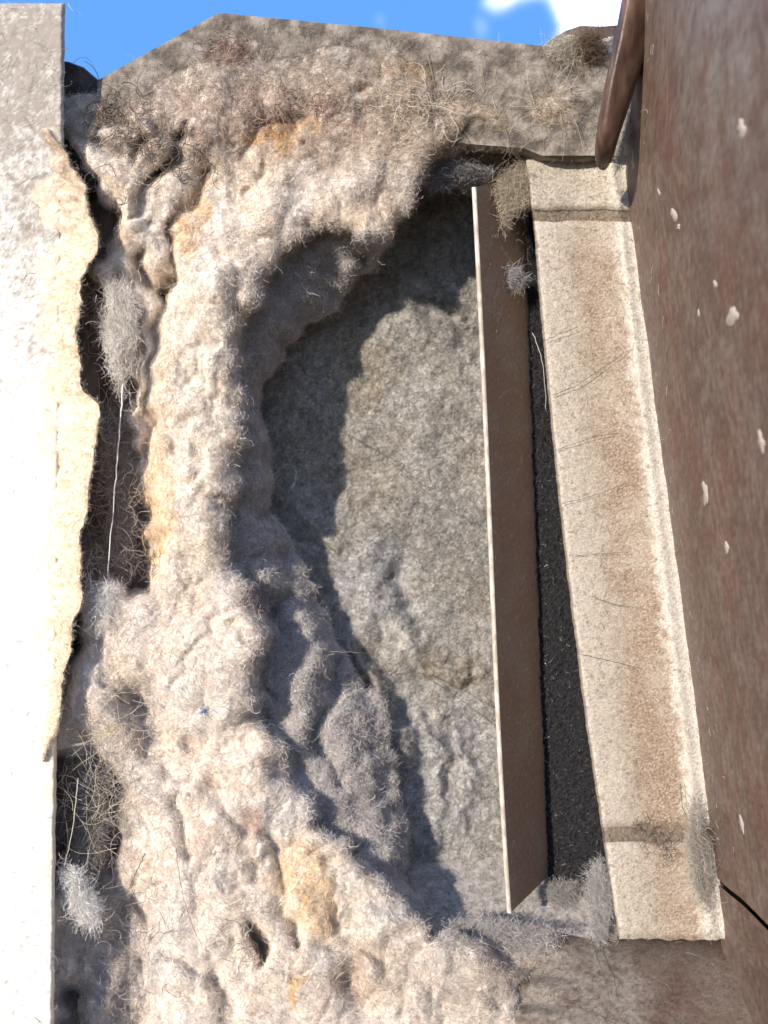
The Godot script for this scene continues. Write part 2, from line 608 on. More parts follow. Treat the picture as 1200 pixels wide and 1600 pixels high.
func zones() -> void:
	var P := func(a: Array) -> PackedVector2Array: return PackedVector2Array(V(a))
	outer_lip = Zone.new(P.call([835, 222, 765, 222, 695, 240, 652, 268, 642, 300, 632, 338, 614, 366, 582, 378, 545, 366, 505, 350, 466, 366, 432, 402, 410, 440, 375, 500, 366, 560, 376, 640, 364, 760, 352, 850, 380, 920, 418, 985, 398, 1060, 392, 1110, 432, 1160, 462, 1230, 495, 1290, 560, 1350, 620, 1405, 680, 1470, 850, 1470, 850, 225]), 40, 0, 980, 1680)
	mouth = Zone.new(P.call([745, 292, 680, 286, 650, 300, 638, 330, 626, 362, 600, 388, 540, 445, 480, 512, 430, 572, 404, 610, 410, 680, 424, 760, 420, 800, 432, 832, 470, 890, 512, 960, 540, 1030, 590, 1090, 610, 1180, 622, 1280, 640, 1375, 675, 1430, 760, 1450, 850, 1440, 900, 1430, 900, 300]), 40, 0, 980, 1680)
	gap = Zone.new(P.call([95, 200, 118, 235, 150, 268, 188, 328, 190, 378, 168, 392, 150, 430, 205, 452, 226, 520, 220, 600, 212, 690, 220, 740, 230, 800, 240, 930, 205, 938, 165, 905, 140, 950, 128, 1000, 112, 1090, 90, 1130, 40, 1130, 40, 200]), 40, 0, 980, 1680)
	gap_low = Zone.new(P.call([40, 1185, 100, 1175, 165, 1190, 192, 1230, 196, 1300, 178, 1360, 110, 1395, 40, 1400]), 40, 0, 980, 1680)
	extent = Zone.new(P.call([60, 165, 118, 150, 165, 136, 260, 92, 345, 52, 480, 62, 610, 68, 848, 92, 960, 66, 968, 236, 850, 240, 824, 262, 800, 262, 800, 1425, 855, 1470, 850, 1570, 880, 1680, 20, 1680, 20, 165]), 20, 0, 980, 1680)
	for r in [
		[[330, 470, 322, 600, 315, 720, 310, 830], 52, 3.6],
		[[560, 290, 460, 310, 380, 370, 335, 450], 50, 2.6],
		[[262, 440, 246, 520, 232, 640, 226, 740, 246, 900], 13, -3.2],
		[[250, 480, 262, 420, 270, 350, 320, 280], 10, -1.8],
		[[215, 400, 245, 470], 14, -4.0],
		[[330, 1020, 350, 1060], 85, 4.5],
		[[385, 975, 402, 1010], 26, 2.5],
		[[205, 1080, 300, 1120], 40, -2.0],
		[[440, 950, 425, 1010, 420, 1060], 24, -2.2],
		[[430, 870, 440, 930], 26, -2.5],
		[[485, 990, 480, 1090, 470, 1170], 22, 2.4],
		[[522, 1040, 512, 1110, 492, 1165, 530, 1225], 12, -2.4],
		[[560, 1100, 580, 1190, 590, 1270], 20, 1.2],
		[[470, 1160, 480, 1230], 26, 1.8],
		[[300, 1165, 370, 1150, 410, 1120], 20, -2.4],
		[[225, 1100, 240, 1180], 26, -3.2],
		[[395, 1190, 420, 1240], 36, 2.2],
		[[330, 1330, 360, 1410], 60, 2.4],
		[[480, 1390, 490, 1450], 48, 2.6],
		[[420, 1300, 440, 1350, 440, 1420], 12, -2.2],
		[[200, 1420, 220, 1500, 215, 1600], 34, -5.0],
		[[130, 1380, 150, 1400], 36, 3.5],
		[[110, 1560, 105, 1620], 22, -7.0],
		[[545, 1530, 560, 1560], 26, -3.0],
		[[455, 1440, 465, 1470], 12, -3.4],
		[[290, 190, 275, 240, 240, 285, 222, 310, 207, 335], 6, -2.0], [[150, 215, 180, 240], 8, -2.2], [[205, 240, 250, 215], 7, -2.0],
		[[268, 340, 266, 440], 5, -1.6], [[240, 472, 262, 455], 8, -2.2], [[225, 210, 230, 212], 24, 1.4], [[265, 225, 268, 228], 24, 1.3], [[330, 195, 370, 190], 40, 1.0],
		[[720, 150, 930, 165], 60, -1.6], [[730, 215, 820, 205, 930, 225], 14, -0.8],
		[[330, 1230, 350, 1270, 390, 1285], 12, -1.8], [[270, 1250, 300, 1330], 10, -1.4], [[520, 1480, 600, 1500], 14, -2.0], [[250, 1480, 330, 1530], 14, -1.6], [[330, 1500, 360, 1590], 12, -1.5],
		[[150, 1215, 165, 1290, 150, 1380], 46, -4.5],
		[[150, 1450, 160, 1620], 66, -4.2],
		[[150, 250, 200, 300, 205, 400], 20, 1.8],
		[[260, 200, 290, 215, 270, 260, 240, 280], 11, -2.2],
		[[170, 180, 230, 220, 240, 245], 9, -2.0],
		[[230, 285, 260, 265], 10, -2.0],
		[[385, 245, 400, 195, 470, 190], 9, -1.2],
		[[740, 205, 690, 245], 20, -2.6],
		[[480, 360, 475, 300], 20, -1.4],
		[[760, 1470, 830, 1520, 830, 1580], 18, -1.8],
		[[700, 1520, 760, 1530], 50, 2.0],
		[[620, 1440, 740, 1490], 26, 2.0],
	]:
		var line := V(r[0])
		var lo := Vector2(1e9, 1e9)
		var hi := -lo
		for q in line:
			lo = lo.min(q)
			hi = hi.max(q)
		var m: float = r[1] * 2.4
		ridges.append([line, float(r[1]), float(r[2]), lo.x - m, hi.x + m, lo.y - m, hi.y + m])
	# the hole torn in the lint near the bottom
	ridges.append([V([388, 1446, 396, 1465, 406, 1492]), 12.0, -9.0, 340.0, 460.0, 1400.0, 1540.0])
	for d in [
		[480, 75, 440, 85, 0.0, 0.22, 0.183, 0.15, 0.92],
		[500, 190, 420, 95, 0.0, 0.42, 0.335, 0.26, 0.8],
		[800, 180, 190, 85, 0.1, 0.30, 0.24, 0.165, 0.85],
		[600, 190, 190, 70, 0.0, 0.44, 0.36, 0.285, 0.7],
		[230, 190, 110, 70, 0.3, 0.30, 0.235, 0.19, 0.6],
		[420, 190, 160, 50, 0.0, 0.45, 0.325, 0.265, 0.5],
		[440, 213, 52, 24, -0.15, 0.55, 0.32, 0.10, 0.75],
		[300, 345, 24, 72, 0.25, 0.56, 0.36, 0.15, 0.7],
		[650, 105, 60, 18, 0.0, 0.42, 0.28, 0.12, 0.5],
		[360, 85, 34, 30, 0.0, 0.19, 0.10, 0.08, 0.8],
		[245, 785, 30, 130, 0.0, 0.72, 0.50, 0.28, 0.7],
		[250, 620, 22, 90, 0.1, 0.58, 0.43, 0.29, 0.6],
		[482, 1385, 42, 85, -0.2, 0.76, 0.55, 0.30, 0.75],
		[465, 1540, 14, 26, 0.0, 0.62, 0.38, 0.10, 0.7],
		[395, 1280, 26, 22, 0.0, 0.32, 0.18, 0.12, 0.7],
		[410, 935, 46, 26, 0.3, 0.18, 0.11, 0.10, 0.6],
		[165, 1510, 80, 125, 0.0, 0.32, 0.29, 0.285, 0.8],  # grey shadow at lower left painted into the lint colour
		[150, 1290, 62, 110, 0.0, 0.27, 0.235, 0.21, 0.85],  # shade beside the panel, put into the lint colour
		[570, 1520, 50, 50, 0.0, 0.36, 0.25, 0.18, 0.6],
		[730, 1510, 150, 90, 0.0, 0.42, 0.37, 0.33, 0.6],
		[690, 1420, 120, 30, 0.0, 0.40, 0.40, 0.42, 0.7],
		[450, 1250, 40, 70, -0.3, 0.70, 0.68, 0.67, 0.6],
		[130, 1145, 40, 14, 0.0, 0.60, 0.48, 0.24, 0.6],
		[210, 1110, 40, 60, 0.3, 0.36, 0.30, 0.26, 0.5],
		[300, 600, 60, 190, 0.0, 0.72, 0.66, 0.56, 0.5],
		[330, 1050, 90, 100, 0.0, 0.74, 0.67, 0.60, 0.6],
		[210, 860, 30, 80, 0.0, 0.28, 0.21, 0.17, 0.5],
	]:
		dyes_and_shade.append([Vector2(d[0], d[1]), Vector2(d[2], d[3]), d[4], Color(d[5], d[6], d[7]), d[8]])
	for r in [
		[[575, 870, 590, 930, 570, 985], 30, 2.6], [[632, 1005, 640, 1020], 32, 3.6], [[695, 1040, 700, 1055], 30, 3.0],
		[[545, 1010, 600, 1100, 635, 1180], 16, 4.0], [[600, 985, 660, 1070, 740, 1075], 12, -1.0],
		[[690, 1110, 730, 1190, 715, 1290], 16, 1.8], [[700, 1120, 700, 1250], 8, -1.4], [[655, 1120, 690, 1190, 680, 1320], 10, 1.4],
		[[660, 480, 710, 500, 745, 560], 18, -2.4], [[690, 410, 720, 430], 45, 2.2], [[650, 300, 640, 380, 560, 470], 40, -4.0],
		[[470, 800, 520, 850], 20, 2.0], [[730, 1045, 735, 1060, 715, 1085], 9, -0.8], [[620, 900, 650, 960], 16, -1.6],
		[[360, 400, 350, 700, 360, 1000], 50, -6.0]]:
		lining_folds.append([V(r[0]), float(r[1]), float(r[2])])
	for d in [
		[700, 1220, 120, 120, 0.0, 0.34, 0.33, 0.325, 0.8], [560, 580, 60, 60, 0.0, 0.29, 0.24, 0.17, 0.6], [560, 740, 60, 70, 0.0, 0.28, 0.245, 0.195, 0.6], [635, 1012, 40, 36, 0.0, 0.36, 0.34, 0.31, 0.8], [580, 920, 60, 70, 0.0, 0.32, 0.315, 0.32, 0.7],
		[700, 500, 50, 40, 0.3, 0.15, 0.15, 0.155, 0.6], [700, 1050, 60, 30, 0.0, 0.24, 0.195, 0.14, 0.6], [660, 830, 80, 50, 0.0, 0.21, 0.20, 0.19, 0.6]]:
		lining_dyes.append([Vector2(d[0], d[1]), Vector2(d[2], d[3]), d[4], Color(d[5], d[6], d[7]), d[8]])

# ---------------------------------------------------------------- hood, wall, boards
func painted(cols: Array, stops: Array, seed_: int, scale: Vector3, rough: float, bump := 3.0) -> StandardMaterial3D:
	var m := StandardMaterial3D.new()
	m.albedo_texture = ramped(0.012, seed_, cols, stops)
	m.uv1_triplanar = true
	m.uv1_world_triplanar = true
	m.uv1_scale = scale
	m.roughness = rough
	m.metallic_specular = 0.35
	m.normal_enabled = true
	m.normal_texture = bumps(0.03, seed_ + 1, bump)
	m.normal_scale = 0.8
	return m

func structure() -> void:
	# the white wall panel on the left: sunlit face, speckled, darker upper end
	var o := thing("wall_panel", "white painted wall panel along the left side, darker towards its top", "wall panel", w(20, 800, 4))
	var place := func(u: float, v: float) -> Vector3:
		var edge := lerpf(102, 84, v / 1600.0) + 1.6 * n_mid.get_noise_2d(v * 2.0, 5)
		var zz := 4.0 + 0.12 * n_fine.get_noise_2d(u, v) + 0.35 * n_big.get_noise_2d(u, v) + 0.015 * n_grain.get_noise_2d(u, v)
		var over := u - edge
		if over > -6.0: zz -= pow(clampf((over + 6.0) / 6.0, 0.0, 1.0), 2.0) * 1.2
		if over > 0.0: zz = 2.8 - over * 1.1
		var top := 5.0 - v
		if top > -5.0: zz -= pow(clampf((top + 5.0) / 5.0, 0.0, 1.0), 2.0) * 0.8
		return w(minf(u, edge) , maxf(v, 5.0), minf(zz, 4.6) - maxf(top, 0.0) * 0.8)
	var tint := func(u: float, v: float) -> Color:
		var c := Color(0.63, 0.60, 0.545)
		var q := warp(u, v, 60.0)
		var top_tone := clampf(1.1 - maxf(q.y - 120.0, 0.0) / 400.0 + 0.6 * n_mid.get_noise_2d(u * 0.8, v * 0.8) + 0.7 * n_fine.get_noise_2d(u, v) + 0.7 * n_grain.get_noise_2d(u * 1.5, v * 1.5), 0.0, 1.0)
		c = c.lerp(Color(0.25, 0.213, 0.18), top_tone * 0.9)
		if n_fine.get_noise_2d(u * 1.1 + 700, v * 1.1) > 0.52: c = c.lerp(Color(0.3, 0.27, 0.24), 0.7)
		c = c.lerp(Color(0.66, 0.53, 0.37), 0.6 * smoothstep(55.0, 90.0, q.x) * smoothstep(1500.0, 1300.0, q.y) * smoothstep(170.0, 330.0, q.y))
		var g := 1.0 + 0.1 * n_grain.get_noise_2d(u, v)
		return Color(c.r * g, c.g * g, c.b * g)
	var s := sheet(-260, 114, -10, 1700, 130, 560, place, tint)
	put("panel_face", s.mesh(), vmat(0.75, 0.3), o)
	fibres("clinging_fibre", s, o, 4200, 1.0, 3.4, 0.12, 0.2, 0.2, 0.16, none, 0.4, func(fu: float, fv: float) -> bool: return fv < 0.3 or fv > 0.8 or fu > 0.9)

	# dark brown body of the hood behind the lint
	var brown := painted([Color(0.05, 0.035, 0.03), Color(0.11, 0.08, 0.065), Color(0.17, 0.135, 0.11)], [0.25, 0.55, 0.85], 61, Vector3(18, 9, 18), 0.7)
	var body := thing("exhaust_hood", "dark brown body of the exhaust hood behind the lint", "hood body", w(250, 900, -30))
	put("back_plate", board(V([-200, 160, 1100, 160, 1300, 1900, -200, 1900]), -48, 4), brown, body)
	put("side_plate", board(V([40, 120, 345, 150, 345, 1800, 40, 1800]), -12, 3), painted([Color(0.085, 0.06, 0.047), Color(0.19, 0.145, 0.115), Color(0.27, 0.22, 0.18)], [0.25, 0.5, 0.85], 63, Vector3(24, 9, 24), 0.8), body)
	var outer := BoxMesh.new()
	outer.size = Vector3(0.002, 0.26, 0.135)
	var om := put("gap_backing", outer, brown, body)  # added behind the slot to keep bright sky from showing through
	om.position = Vector3(0.0755, -0.0735, 0.022) - body.position
	om.rotation.z = 0.130
	# dark corner seen in the notch against the sky
	put("corner_flange", board(V([70, 92, 106, 95, 130, 104, 158, 128, 172, 160, 172, 300, 70, 300]), -6, 5), painted([Color(0.035, 0.028, 0.026), Color(0.075, 0.06, 0.055)], [0.3, 0.7], 71, Vector3(30, 30, 30), 0.6), body)
	var topm := painted([Color(0.10, 0.085, 0.072), Color(0.20, 0.172, 0.145), Color(0.29, 0.255, 0.22)], [0.25, 0.5, 0.8], 81, Vector3(26, 26, 26), 0.95, 6.0)
	var fl := thing("top_flange", "grey brown dusty top flange with a slanted corner against the sky", "flange", w(500, 100, -3))
	put("flange_plate", board(V([152, 126, 338, 22, 352, 21, 600, 45, 848, 72, 990, 86, 990, 243, 846, 243, 820, 232, 700, 222, 600, 205, 152, 205]), -3.4, 3.5, 0.25), topm, fl)
	var zplace := func(u: float, v: float) -> Vector3: return w(u, v, -3.32)
	var ztint := func(_u: float, _v: float) -> Color: return Color(0.26, 0.215, 0.175)
	var top_poly := PackedVector2Array(V([160, 128, 342, 26, 848, 76, 950, 90, 950, 240, 160, 240]))
	var s2 := sheet(150, 950, 20, 240, 200, 60, zplace, ztint, func(u: float, v: float) -> bool: return Geometry2D.is_point_in_polygon(Vector2(u, v), top_poly))
	s2.mesh()
	fibres("dust_fibre", s2, fl, 14000, 0.5, 2.0, 0.15, 0.35, 0.06, 0.2, none, 0.5)
	var rim := thing("rear_rim", "low dark rim rising behind the top flange at its right end", "rim", w(905, 60, -6))
	put("rim_plate", board(V([846, 74, 862, 62, 884, 48, 908, 40, 935, 42, 1000, 36, 1000, 130, 846, 130]), -7.5, 3), brown, rim)

func hood() -> void:
	# brown side of the hood, nearly edge-on, running towards the camera
	var zf := func(f: float) -> float: return lerpf(-9.0, 95.0, f)
	var junction := func(v: float) -> float: return 49.3 + 18.2 * (v - 300.0) / 1080.0
	var face_x := func(v: float, z: float) -> float:
		return junction.call(v) + 0.01 * (z + 9.0) + 0.3 * n_big.get_noise_2d(z * 3.0, v) + 0.06 * n_mid.get_noise_2d(z * 20.0, v * 0.5) + 0.05 * n_fine.get_noise_2d(z * 22.0, v * 0.6)
	var make := func(v_of: Callable, nx: int, ny: int) -> Sheet:
		var place := func(f: float, g: float) -> Vector3:
			var v: float = v_of.call(f, g)
			var z: float = lerpf(-9.0 + 36.0 * clampf((290.0 - v) / 300.0, 0.0, 1.3), 95.0, f)
			var y := (800.0 - v) * 0.125 * (CAM + 5.0) / CAM
			var x: float = face_x.call(v, z)
			return Vector3(x, y, z) * 0.001
		var tint := func(f: float, g: float) -> Color:
			var z: float = zf.call(f)
			var v: float = v_of.call(f, g)
			var c := Color(0.105, 0.068, 0.054)
			c = c.lerp(Color(0.125, 0.066, 0.049), clampf(0.15 + 1.2 * n_mid.get_noise_2d(z * 5.0, v * 0.22), 0.0, 1.0))
			var dust := clampf(0.25 + 1.3 * n_fine.get_noise_2d(z * 12.0 + 50, v * 0.35) + 0.8 * n_big.get_noise_2d(z * 10.0, v + 99), 0.0, 1.0)
			dust = maxf(dust, 1.5 * clampf(0.5 + n_fine.get_noise_2d(z * 14.0, v * 0.3), 0.0, 1.0) * smoothstep(6.0, -4.0, z))
			c = c.lerp(Color(0.18, 0.145, 0.118), clampf(dust, 0.0, 0.85) * 0.65)
			c = c.lerp(Color(0.20, 0.185, 0.17), clampf((z - 18.0) / 20.0, 0.0, 1.0) * clampf((560.0 - v) / 500.0, 0.0, 1.0) * clampf(0.5 + n_mid.get_noise_2d(z * 8.0, v), 0.0, 1.0))
			var gg := 1.0 + 0.35 * n_grain.get_noise_2d(z * 16.0, v * 0.6)
			return Color(c.r * gg, c.g * gg, c.b * gg)
		return sheet(0, 1, 0, 1, nx, ny, place, tint)
	var cut := func(f: float) -> float: return 1376.0 - 50.0 * f + 2.0 * sin(f * 30.0)
	var side := thing("hood_wall", "long brown side of the hood with worn paint and pale flecks", "hood side", Vector3(0.055, 0, 0.02))
	var s: Sheet = make.call(func(f: float, g: float) -> float: return lerpf(-420.0, cut.call(f), g), 150, 620)
	put("side_face", s.mesh(), vmat(0.55, 0.4), side)
	fibres("clinging_fibre", s, side, 2600, 0.6, 2.4, 0.3, 0.3, 0.5, 0.1, none, 0.7, func(fu: float, _fv: float) -> bool: return fu < 0.14)
	var flecks := [[1145, 492, 20, 30], [1102, 772, 13, 34], [990, 250, 7, 26], [1052, 335, 12, 26], [1135, 855, 7, 22], [1118, 445, 6, 12], [1160, 1290, 8, 26], [1092, 490, 5, 14], [1060, 355, 8, 8], [1188, 690, 12, 30], [1030, 300, 4, 12], [1158, 200, 14, 30]]
	for q in flecks:
		# find the fleck's place on the face: march along the ray to the plate
		var best := Vector3.ZERO
		var bd := 1e9
		for fi in 400:
			var z: float = lerpf(-9.0, 95.0, fi / 399.0)
			var p := w(q[0], q[1], z)
			var v := 800.0 - p.y * 1000.0 / (0.125 * (CAM + 5.0) / CAM)
			var dd := absf(p.x * 1000.0 - face_x.call(v, z))
			if dd < bd:
				bd = dd
				best = Vector3(face_x.call(v, z) * 0.001, p.y, z * 0.001)
		var kk := 0.125 * (CAM - best.z * 1000.0) / CAM * 0.001
		var st := SurfaceTool.new()
		st.begin(Mesh.PRIMITIVE_TRIANGLES)
		var ring: Array[Vector3] = []
		# the face is seen very slantwise: a fleck of this width in view is longer along the face
		var wide: float = q[2] * kk * 1.3
		var high: float = q[3] * kk * 0.62
		var on_face := func(dy: float, dz: float, up: float) -> Vector3:
			var z := best.z * 1000.0 + dz * 1000.0
			var y := best.y + dy
			var v := 800.0 - y * 1000.0 / (0.125 * (CAM + 5.0) / CAM)
			return Vector3(face_x.call(v, z) * 0.001 - up, y, z * 0.001)
		var outer_ring: Array[Vector3] = []
		for a in 22:
			var t := TAU * a / 22.0
			var rr := 0.8 + 0.75 * n_mid.get_noise_2d(q[0] * 9.0 + cos(t) * 34.0, q[1] * 5.0 + sin(t) * 34.0)
			ring.append(on_face.call(sin(t) * high * rr * 0.9, cos(t) * wide * rr * 0.9, 0.00011))
			outer_ring.append(on_face.call(sin(t) * high * rr, cos(t) * wide * rr, -0.0001))
		var mid: Vector3 = on_face.call(0.0, 0.0, 0.00013)
		for a in 22:
			var b := (a + 1) % 22
			for vtx in [mid, ring[a], ring[b], ring[a], outer_ring[a], ring[b], ring[b], outer_ring[a], outer_ring[b]]:
				st.add_vertex(vtx)
		st.generate_normals()
		var fm := StandardMaterial3D.new()
		fm.albedo_color = Color(0.36, 0.31, 0.27).linear_to_srgb()
		fm.roughness = 1.0
		put("pale_fleck", st.commit(), fm, side)
	var low := thing("lower_hood_wall", "brown lower side board under the slanted black gap at bottom right", "side board", Vector3(0.06, -0.08, 0.02))
	var s3: Sheet = make.call(func(f: float, g: float) -> float: return lerpf(cut.call(f) + 9.0, 1900.0, g), 90, 140)
	put("side_face", s3.mesh(), vmat(0.6, 0.35), low)

	# tongue-shaped lip at the top right
	var st2 := SurfaceTool.new()
	st2.begin(Mesh.PRIMITIVE_TRIANGLES)
	var cl := V([1014, -60, 1002, 0, 986, 70, 965, 150, 949, 215, 944, 246, 943, 260, 942, 266])
	var half := [34.0, 31.0, 28.0, 24.0, 18.0, 14.0, 8.0, 0.5]
	var rings: Array = []
	for k in 25:
		var f := k / 24.0 * 7.0
		var i := mini(int(f), 6)
		var t := f - i
		var c: Vector2 = cl[i].lerp(cl[i + 1], t)
		var h := lerpf(half[i], half[i + 1], t)
		var z := lerpf(16.0, 3.0, k / 24.0)
		var ring: Array[Vector3] = []
		for a in 20:
			var th := TAU * a / 20.0
			var cx := signf(cos(th)) * pow(absf(cos(th)), 0.6)
			var cz := signf(sin(th)) * pow(absf(sin(th)), 0.6)
			var base := w(c.x, c.y, z)
			ring.append(base + Vector3(cx * h * 0.000118, 0, cz * minf(0.0032, h * 0.0002) - cx * h * 0.00006))
		rings.append(ring)
	for k in 24:
		for a in 20:
			var b := (a + 1) % 20
			for vtx in [rings[k][a], rings[k + 1][a], rings[k][b], rings[k][b], rings[k + 1][a], rings[k + 1][b]]:
				st2.add_vertex(vtx)
	st2.generate_normals()
	var lip := put("hood_lip", st2.commit(), painted([Color(0.045, 0.026, 0.02), Color(0.09, 0.05, 0.038), Color(0.17, 0.12, 0.09)], [0.3, 0.55, 0.9], 91, Vector3(40, 14, 40), 0.38, 2.0))
	tag(lip, "brown glossy tapering lip with rounded tip hanging at upper right", "hood lip")

	# flap: a thin brown sheet standing at an angle, its pale cut edge towards us
	var flap := thing("vent_flap", "thin brown vent flap with a pale front edge beside the dark foam", "vent flap", w(790, 850, -10))
	var f_top := w(743, 293, -2.5)
	var f_bot := w(801, 1426, -2.5)
	var r_top := w(838, 262, -26)
	var r_bot := w(874, 1352, -26)
	var plate := func(u: float, v: float) -> Vector3:
		var a := f_top.lerp(f_bot, v)
		a.x += 0.0004 * sin(v * 5.0) - 0.0006 * sin(v * PI)
		var b := r_top.lerp(r_bot, v)
		return a.lerp(b, u)
	var ptint := func(u: float, v: float) -> Color:
		var c := Color(0.235, 0.162, 0.122).lerp(Color(0.25, 0.205, 0.165), clampf(0.2 + 1.2 * n_mid.get_noise_2d(u * 90.0 + 30, v * 700.0), 0.0, 1.0))
		if n_fine.get_noise_2d(u * 120.0, v * 1200.0) > 0.5: c = c.lerp(Color(0.32, 0.28, 0.24), 0.6)
		var g := 1.0 + 0.3 * n_grain.get_noise_2d(u * 160.0, v * 900.0)
		return Color(c.r * g, c.g * g, c.b * g)
	var fs := sheet(0, 1, 0, 1, 60, 420, plate, ptint)
	put("flap_face", fs.mesh(), vmat(0.6, 0.35), flap)
	var edge := SurfaceTool.new()
	edge.begin(Mesh.PRIMITIVE_TRIANGLES)
	var back := SurfaceTool.new()
	back.begin(Mesh.PRIMITIVE_TRIANGLES)
	var ev := func(v: float, c: int) -> Vector3:
		var p: Vector3 = plate.call(0.0, v)
		var q: Vector3 = plate.call(1.0, v)
		var wob := 0.05 * n_fine.get_noise_2d(v * 1400.0, 3.0)
		return [p + Vector3(0.00015, 0, 0.0001), p + Vector3(-0.00012 + wob * 0.001, 0, 0.0004), p + Vector3(-0.0007 + wob * 0.001, 0, 0.00015), p + Vector3(-0.0007, 0, -0.0006), q + Vector3(-0.0008, 0, -0.0006)][c]
	for k in 200:
		var v0 := k / 200.0
		var v1 := (k + 1) / 200.0
		for c in 3:
			for vtx in [ev.call(v0, c), ev.call(v1, c), ev.call(v0, c + 1), ev.call(v0, c + 1), ev.call(v1, c), ev.call(v1, c + 1)]:
				edge.add_vertex(vtx)
		if k % 10 == 0:
			v1 = (k + 10) / 200.0
			for vtx in [ev.call(v0, 3), ev.call(v1, 3), ev.call(v0, 4), ev.call(v0, 4), ev.call(v1, 3), ev.call(v1, 4)]:
				back.add_vertex(vtx)
	edge.generate_normals()
	back.generate_normals()
	var em := painted([Color(0.36, 0.31, 0.26), Color(0.55, 0.50, 0.44)], [0.35, 0.6], 121, Vector3(60, 30, 60), 0.5, 2.0)
	put("front_edge", edge.commit(), em, flap)
	put("flap_back", back.commit(), painted([Color(0.1, 0.07, 0.05), Color(0.16, 0.12, 0.09)], [0.35, 0.6], 131, Vector3(40, 20, 40), 0.6), flap)
	fibres("clinging_fibre", fs, flap, 900, 0.4, 2.2, 0.2, 0.4, 0.25, 0.3, none, 0.3, func(fu: float, fv: float) -> bool: return rng.randf() < fu + 0.1)

	var gritty := func(fu: float, fv: float) -> bool: return n_fine.get_noise_2d(fu * 60.0, fv * 900.0) > -0.1
	fibres("grit", fs, flap, 5000, 0.15, 0.5, 0.5, 0.5, 0.0, 0.0, none, 2.0, gritty, Color(0.25, 0.23, 0.21))
	# black foam strip in the recess between flap and felt
	var foam := thing("foam_strip", "black fuzzy foam strip between the brown flap and the felt strip", "foam strip", w(860, 850, -22))
	var fplace := func(u: float, v: float) -> Vector3:
		var l := lerpf(818, 838, clampf((v - 300) / 1000.0, 0, 1)) + 9.0 * n_fine.get_noise_2d(v, 3) + 5.0 * n_mid.get_noise_2d(v, 30)
		var r := lerpf(838, 985, (v - 300) / 1100.0)
		var z := -20.5 + 4.0 * u + 0.5 * n_fine.get_noise_2d(u * 140, v) + 0.5 * n_grain.get_noise_2d(u * 140, v) - 6.0 * pow(1.0 - clampf(u / 0.14, 0.0, 1.0), 2.0)
		return w(lerpf(l, r, u), v, z)
	var ftint := func(u: float, v: float) -> Color:
		var g := 0.6 + 0.6 * n_grain.get_noise_2d(u * 170, v + 60)
		return Color(0.038, 0.037, 0.041) * g
	var fo := sheet(0, 1, 290, 1445, 60, 480, fplace, ftint)
	put("foam_body", fo.mesh(), vmat(1.0, 0.1), foam)
	fibres("edge_fuzz", fo, foam, 5000, 0.8, 2.4, 1.0, 0.5, 0.0, 0.0, none, 0.9, func(fu: float, _fv: float) -> bool: return fu > 0.05 and fu < 0.3, Color(0.042, 0.041, 0.044))
	fibres("foam_fuzz", fo, foam, 16000, 0.5, 1.8, 0.9, 0.5, 0.0, 0.0, none, 1.0, none, Color(0.042, 0.041, 0.044))
	fibres("pale_speck", fo, foam, 900, 0.3, 1.0, 0.5, 0.5, 0.0, 0.0, none, 2.2, none, Color(0.22, 0.21, 0.21))

	# the felt-coated strip in three lengths with two darker grooves between
	var strip := thing("felt_strip", "cream and tan dust coated strip beside the brown hood side", "felt strip", w(950, 800, -6))
	var xl := func(v: float) -> float:
		if v < 372.0: return lerpf(818, 834, clampf((v - 250) / 122.0, 0, 1))
		return lerpf(834, 964, (v - 372) / 1090.0) - 11.0 * sin((v - 372) / 1090.0 * PI)
	var splace := func(v0: float, v1: float, low_z: float) -> Callable:
		return func(u: float, g: float) -> Vector3:
			var v := lerpf(v0, v1, g)
			var l: float = xl.call(v) + 0.8 * n_fine.get_noise_2d(v * 1.3, 60) + 1.5 * n_mid.get_noise_2d(v, 60)
			var z := -6.0 + low_z
			z += 0.16 * n_mid.get_noise_2d(u * 150, v) + 0.05 * n_fine.get_noise_2d(u * 150, v) + 0.05 * n_grain.get_noise_2d(u * 150, v)
			z -= 1.2 * exp(-pow((u - 0.5) / 0.3, 2.0))
			z += 1.0 * exp(-pow((u - 0.86) / 0.06, 2.0))
			var e := minf((v - v0), (v1 - v))
			z -= 0.9 * pow(1.0 - clampf(e / 12.0, 0.0, 1.0), 2.0)
			var xr: float = (junction.call(v) + 0.4) / (0.125 * (CAM + 6.0) / CAM) + 600.0
			if u < 0.06: z -= 1.2 * pow(1.0 - u / 0.06, 2.0)
			if u < 0.015: z -= 14.0 * (1.0 - u / 0.015)
			var slide := 3.0 * n_mid.get_noise_2d(u * 150.0, v0) * (1.0 - g) + 3.0 * n_mid.get_noise_2d(u * 150.0, v1 + 30.0) * g
			if v1 > 1460.0: slide += 2.5 * n_fine.get_noise_2d(u * 120.0, 8.0) * g
			return w(lerpf(l, xr, u), v + slide, z)
